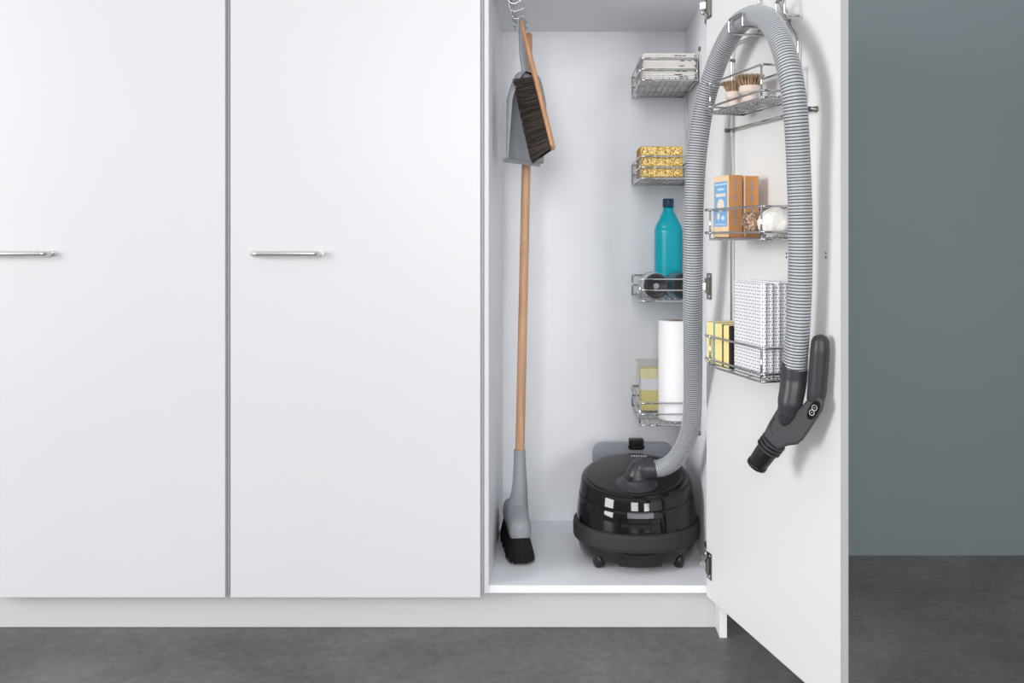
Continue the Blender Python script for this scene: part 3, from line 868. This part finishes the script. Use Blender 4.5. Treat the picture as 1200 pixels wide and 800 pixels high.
for k in range(36):
    a = 2*PI*k/36; x, y = .0154*math.cos(a), .0154*math.sin(a); box(b, x-.0004, x+.0004, y-.0004, y+.0004, .254, .272)
obj('cap', b, NAVY, bt)

# ------------------------------------------------------------------ bin bag rolls
def bagroll(loc, rz, slm, label):
    r = thing('bin_bag_roll', label, 'bin bag roll', loc, rz, 'rolls of black bin bags')
    R0 = .0335
    b = NB(); seg = 48
    prof_ = [(.0085, 0.012), (.0085, .001), (.0095, 0), (.016, .0012), (.017, .0002), (.024, .0012), (.025, .0002), (.031, .0008), (R0-.001, .001), (R0, .004), (R0, .118), (R0-.002, .12), (.0085, .12), (.0085, .03), (0, .03)]
    prof_ = [(0, .03), (.0085, .03)]+prof_[1:12]+[(.0, .12)]
    lathe(b, prof_, seg=seg)
    for v in b.verts:
        c_ = v.co.copy(); v.co = Vector((c_.x, c_.z, c_.y+R0))
    obj('bags', b, BAG, r)
    b = NB(); lathe(b, [(R0-.0005, .010), (R0+.0008, .0105), (R0+.0008, .112), (R0-.0005, .1125)], seg=seg)
    for v in b.verts:
        c_ = v.co.copy(); v.co = Vector((c_.x, c_.z, c_.y+R0))
    obj('wrapper', b, slm, r)
bagroll((.2485, .248, bz[2]+.0055), .05, SLEEVE, 'black bin bag roll with pale wrapper, hollow end facing out, left of the pair')
bagroll((.3235, .252, bz[2]+.0055), .10, SLEEVEB, 'black bin bag roll with dark blue wrapper, half hidden by the grey hose')

# ------------------------------------------------------------------ kitchen roll
kr = thing('kitchen_roll', 'white kitchen paper roll standing in the lowest cupboard basket beside yellow cloths', 'kitchen roll', (.3085, .300, bz[3]+.0045))
b = NB(); lathe(b, [(.020, .002), (.048, 0), (.0495, .0015), (.0500, .01), (.0500, .262), (.0490, .2655), (.047, .267), (.0205, .267), (.020, .262), (.020, .20), (0, .20)], seg=64); obj('paper', b, TOWEL, kr)
b = NB(); lathe(b, [(.0185, .19), (.0202, .2), (.0202, .2665), (.0188, .2668), (.0185, .2665)], seg=40); obj('core', b, CARD, kr)

# ------------------------------------------------------------------ yellow cloth pack
yc = thing('cloth_pack', 'pack of yellow cleaning cloths with a white band, behind the kitchen roll', 'cloth pack', (.2535, .435, bz[3]+.0045))
b = NB()
nF = 7
for k in range(nF):                                       # folded cloths, stood on edge behind each other
    y = -.030+.0095*k; box(b, -.034+.001*(k % 2), .034, y, y+.009, .001, .122, bev=.0035, seg=2)
pk = obj('cloths', b, YEL, yc)
b = NB(); box(b, -.0352, .0350, -.0312, -.0302, .060, .092); box(b, -.0354, -.0346, -.0312, .036, .060, .092); obj('white_band', b, WBAND, pk)
b = NB(); box(b, -.0350, .0350, -.0310, -.0303, .092, .1205); obj('pale_band', b, YELP, pk)
b = NB()
# crimped film bag end standing over the pack
prism(b, [(-.0385, .118), (-.0430, .144), (.040, .144), (.036, .118)], -.001, .001, axis='y'); prism(b, [(-.0465, .1405), (-.0465, .1435), (.041, .1435), (.041, .1405)], -.0025, .0022, axis='y')
pts = spline([(-.0385, 0, .118), (-.0440, 0, .090), (-.0460, 0, .060), (-.0420, 0, .030), (-.0355, 0, .004)], .006); sweep(b, pts, .0008, 6)
obj('film_end', b, FILM, yc)

# ------------------------------------------------------------------ dish brushes (door basket)
def dbrush(px, pyb, s, R0, label):
    p = on_door(px, pyb, s); p.z = dz_[0]+.0045
    r = thing('dish_brush', label, 'brush', p, 0, 'dish brushes in the top door basket')
    k = R0/.020
    b = NB(); lathe(b, [(0, 0), (.0155*k, 0), (.0170*k, .002), (.0160*k, .010), (.0138*k, .018), (.0135*k, .021), (.0160*k, .0245), (.0196*k, .0268), (.0205*k, .0290), (.0205*k, .0380), (.0195*k, .0405), (0, .0412)], seg=40)
    obj('wooden_block', b, CERAM, r)
    b = NB()
    for ring_, nn in ((.0165, 20), (.0125, 15), (.0085, 10), (.004, 5)):
        for j in range(nn):
            a = 2*PI*j/nn
            for t in range(10):
                a2 = a+random.uniform(-.06, .06); rr_ = ring_*k+random.uniform(-.001, .001)
                q_ = Vector((rr_*math.cos(a2), rr_*math.sin(a2), .0405)); d = Vector((math.cos(a2)*.55*ring_/.0165, math.sin(a2)*.55*ring_/.0165, 1))+Vector((random.uniform(-.1, .1), random.uniform(-.1, .1), 0))
                tuft(b, q_, d, .0255*random.uniform(.9, 1), .0007, mi=1 if t % 3 == 0 else 0)
    obj('bristles', b, [NAT, NATD], r, fixn=False)
dbrush(860.5, 122, .052, .0185, 'small pale round dish brush with upturned bristles, nearer the hinge side')
dbrush(878.5, 118, .056, .0212, 'pale round dish brush with upturned bristles, nearer the free edge of the door')

# ------------------------------------------------------------------ cartons (door basket, middle)
def carton(t1, s0, s1, hgt, label, front):
    r = thing('cardboard_carton', label, 'carton', W(t1, s0, dz_[1]+.0045), DROT, 'brown cardboard cartons in the door basket')
    wd = .078; D = s1-s0
    b = NB(); box(b, 0, wd, 0, D, 0, hgt, bev=.0006, seg=1); bx = obj('box', b, CARD, r)
    b = NB(); box(b, .0006, wd-.0006, D, D+.0003, .0006, hgt-.0006)
    lb = obj('front_face', b, CARDL, r) 
    b = NB(); box(b, .007, wd-.006, D+.0003, D+.0006, .022, hgt-.012, 0)
    box(b, .010, wd-.009, D+.0006, D+.0008, hgt-.019, hgt-.0165, 1)
    box(b, .016, wd-.016, D+.0006, D+.0008, hgt-.0435, hgt-.037, 2)
    box(b, .022, wd-.024, D+.0006, D+.0008, hgt-.0300, hgt-.0260, 1)
    o = [(.039+.017*math.cos(a), hgt-.062+.014*math.sin(a)) for a in [2*PI*k/24 for k in range(24)]]
    prism(b, o, D+.0006, D+.0009, mi=2, axis='y')
    o = [(.050+.006*math.cos(a), .044+.008*math.sin(a)) for a in [2*PI*k/16 for k in range(16)]]; prism(b, o, D+.0006, D+.0009, mi=2, axis='y')
    o = [(.028+.008*math.cos(a), .040+.005*math.sin(a)) for a in [2*PI*k/16 for k in range(16)]]; prism(b, o, D+.0006, D+.0009, mi=1, axis='y')
    box(b, .012, wd-.011, D+.0006, D+.0008, .026, .0275, 1)
    obj('printed_label', b, [BLUEL, PALEB, CREAM], lb)
    b = NB(); random.seed(3)
    z = .025
    while z < hgt-.012:
        h = random.choice((.004, .006, .003))
        if not (.5*hgt < z < .56*hgt or .68*hgt < z < .72*hgt): box(b, -.0003, .0001, D*.45, D*.58, z, z+h)
        z += h+.0016
    obj('side_print', b, BLUET, r)
carton(.3195, .060, .0905, .1285, 'brown carton with blue printed label on its front, outer of the two on the door', True)
carton(.3230, .0245, .0555, .1270, 'brown carton with plain side and blue lettering, inner of the two beside the door', False)

# coir scrubber and rolled cotton cloth
c = on_door(880.5, 260, .080)
sc = NB(); rings = []
lathe(sc, [(0, -.012), (.010, -.012), (.0175, -.008), (.020, 0), (.0175, .008), (.010, .012), (0, .012)], seg=28, sx=1, sy=.78)
for v in sc.verts:
    v.co *= 1.2+random.uniform(-.06, .06)
    v.co = Matrix.Rotation(DROT, 3, 'Z') @ (Matrix.Rotation(math.radians(-38), 3, 'Y') @ (Matrix.Rotation(math.radians(90), 3, 'X') @ v.co))
for i in range(260):
    d = Vector((random.gauss(0, 1), random.gauss(0, 1), random.gauss(0, 1))).normalized(); tuft(sc, d*.016, d+Vector((random.uniform(-.6, .6),)*3), .007, .0006)
o = obj('fibre_scrubber', sc, COIR); c.z = dz_[1]+.0345; o.location = c
tag(o, 'small brown fibre scrubber leaning between the cartons and the white cotton roll', 'scrubber')
ct = thing('cotton_roll', 'rolled white cotton cloth lying in the middle door basket behind the hose', 'cloth', W(.482, .052, dz_[1]+.0045), DROT)
b = NB(); R0 = .0295
R0q = .0285
n1, n2 = 46, 60                                         # bundled cloth: ridged folds running round, softly tapering ends
ringz = []
for i in range(n1+1):
    f = i/n1; x = .072*f; e = math.sin(PI*min(1, max(0, f)))**.30 if 0 < f < 1 else .12
    row = []
    for k in range(n2):
        a = 2*PI*k/n2
        r_ = R0q*max(.12, e)*(1+.05*math.sin(f*34+1.4*math.sin(a+.6))+.03*math.sin(3*a+4*f)+.02*math.sin(11*a+9*f))
        row.append(b.verts.new((x+.004*math.sin(a+1), r_*math.cos(a), R0q*.97+r_*math.sin(a)*.95)))
    ringz.append(row)
for A_, B2 in zip(ringz, ringz[1:]):
    for k in range(n2): f_ = b.faces.new((A_[k], A_[(k+1) % n2], B2[(k+1) % n2], B2[k])); f_.smooth = True
b.faces.new(ringz[0]); b.faces.new(ringz[-1])
R0 = R0q
obj('rolled_cloth', b, COTTON, ct)
b = NB(); rg = [(.030+.006*math.sin(2*PI*k/30+1), .0298*math.cos(2*PI*k/30), R0*.97+.0290*math.sin(2*PI*k/30)) for k in range(30)]; sweep(b, rg, .0016, 6, closed=True); obj('cotton_cord', b, COTTON, ct)

# ------------------------------------------------------------------ sponges (door basket, lowest)
gs = 'yellow kitchen sponges in the lowest door basket'
def sponge(t1, wid, pads, label):
    r = thing('kitchen_sponge', label, 'sponge', W(t1, .030, dz_[2]+.0045), DROT, gs)
    a = 0; e = wid
    for side, m_, th_ in pads:
        b = NB()
        if side == 'near': box(b, 0, th_, 0, .064, 0, .088, bev=.0015); a = th_+.0001
        else: box(b, wid-th_, wid, 0, .064, 0, .088, bev=.0015); e = wid-th_-.0001
        obj('scouring_pad', b, m_, r)
    b = NB(); box(b, a, e, .0004, .0636, .0004, .0876, bev=.003, seg=3); obj('foam', b, SPY, r)
sponge(.247, .042, [('far', PADB, .006)], 'yellow sponge with pale blue scouring side, nearest the door hinge')
sponge(.2905, .042, [('far', PADT, .006)], 'yellow sponge with teal scouring side, in the middle of the row')
sponge(.3345, .042, [('far', PADK, .005), ('near', PADK, .009)], 'yellow sponge with black scouring layers, beside the folded patterned cloths')

# folded patterned cloths
gc = 'folded patterned cloths in the lowest door basket'
clab = ['white folded cloth with grey dashes, outermost of the four on the door', 'white folded cloth with grey dashes, second from the outside of the four',
        'white folded cloth with grey dashes, third from the outside of the four', 'white folded cloth with grey dashes, nearest the door of the four']
for i in range(4):
    s1_ = .0905-i*.0152; th_ = .0136; wd = .122-.004*i; hh = .182-.0025*(i % 2)+.002*(i == 2)
    r = thing('folded_cloth', clab[i], 'cloth', W(.4665-.001*i, s1_-th_, dz_[2]+.0045), DROT, gc)
    b = NB(); nL = 2
    out = []
    for k in range(9):                                    # rounded fold at the near edge, leaves at the far edge
        a = PI/2+PI*k/8; out.append((th_/2+math.cos(a)*th_/2, th_/2+math.sin(a)*th_/2))
    out += [(wd, 0), (wd-.001, th_*.22), (wd-.003, th_*.25), (wd, th_*.28), (wd, th_*.47), (wd-.004, th_*.5), (wd, th_*.53), (wd, th_*.97)]
    prism(b, out, 0, hh, bev=.0012)
    o = obj('fabric', b, CLOTH, r)
    o.rotation_euler = (math.radians(.5), 0, 0) if False else (0, 0, 0)

# ------------------------------------------------------------------ lights
def area(name, loc, target, size, size_y, power, col=(1, 1, 1)):
    l = bpy.data.lights.new(name, 'AREA'); l.shape = 'RECTANGLE'; l.size = size; l.size_y = size_y; l.energy = power; l.color = col
    o = bpy.data.objects.new(name, l); COL.objects.link(o); o.location = loc
    o.rotation_euler = (Vector(target)-Vector(loc)).to_track_quat('-Z', 'Y').to_euler(); return o
area('softbox_front', (-.5, -5.4, 2.0), (.0, 0, .95), 1.3, 2.0, 113, (1, .997, .99))
area('softbox_side', (-5.4, -3.4, 1.8), (.4, -.3, .8), 2.1, 2.4, 250, (1, .99, .98))
area('added_fill_right', (1.7, -5.0, 1.15), (1.0, .5, .95), .9, 1.3, 7, (1, 1, 1)).data.spread = math.radians(50)  # added fill with no visible source, lifts the grey wall beside the door
wd_ = bpy.data.worlds.new('studio'); S.world = wd_; wd_.use_nodes = True
n = wd_.node_tree.nodes; l = wd_.node_tree.links; bg = n['Background']
tc = n.new('ShaderNodeTexCoord'); sp = n.new('ShaderNodeSeparateXYZ'); l.new(tc.outputs['Generated'], sp.inputs[0])
rp = n.new('ShaderNodeValToRGB'); l.new(sp.outputs[2], rp.inputs['Fac'])     # light studio ceiling, darker surroundings
rp.color_ramp.elements[0].position = .15; rp.color_ramp.elements[0].color = (.27, .28, .295, 1)
rp.color_ramp.elements[1].position = .65; rp.color_ramp.elements[1].color = (.66, .685, .72, 1)
l.new(rp.outputs['Color'], bg.inputs['Color']); bg.inputs['Strength'].default_value = 1.0
S.view_settings.view_transform = 'Standard'; S.view_settings.look = 'None'; S.view_settings.gamma = 1; S.view_settings.use_curve_mapping = False
S.view_settings.exposure = 0.0
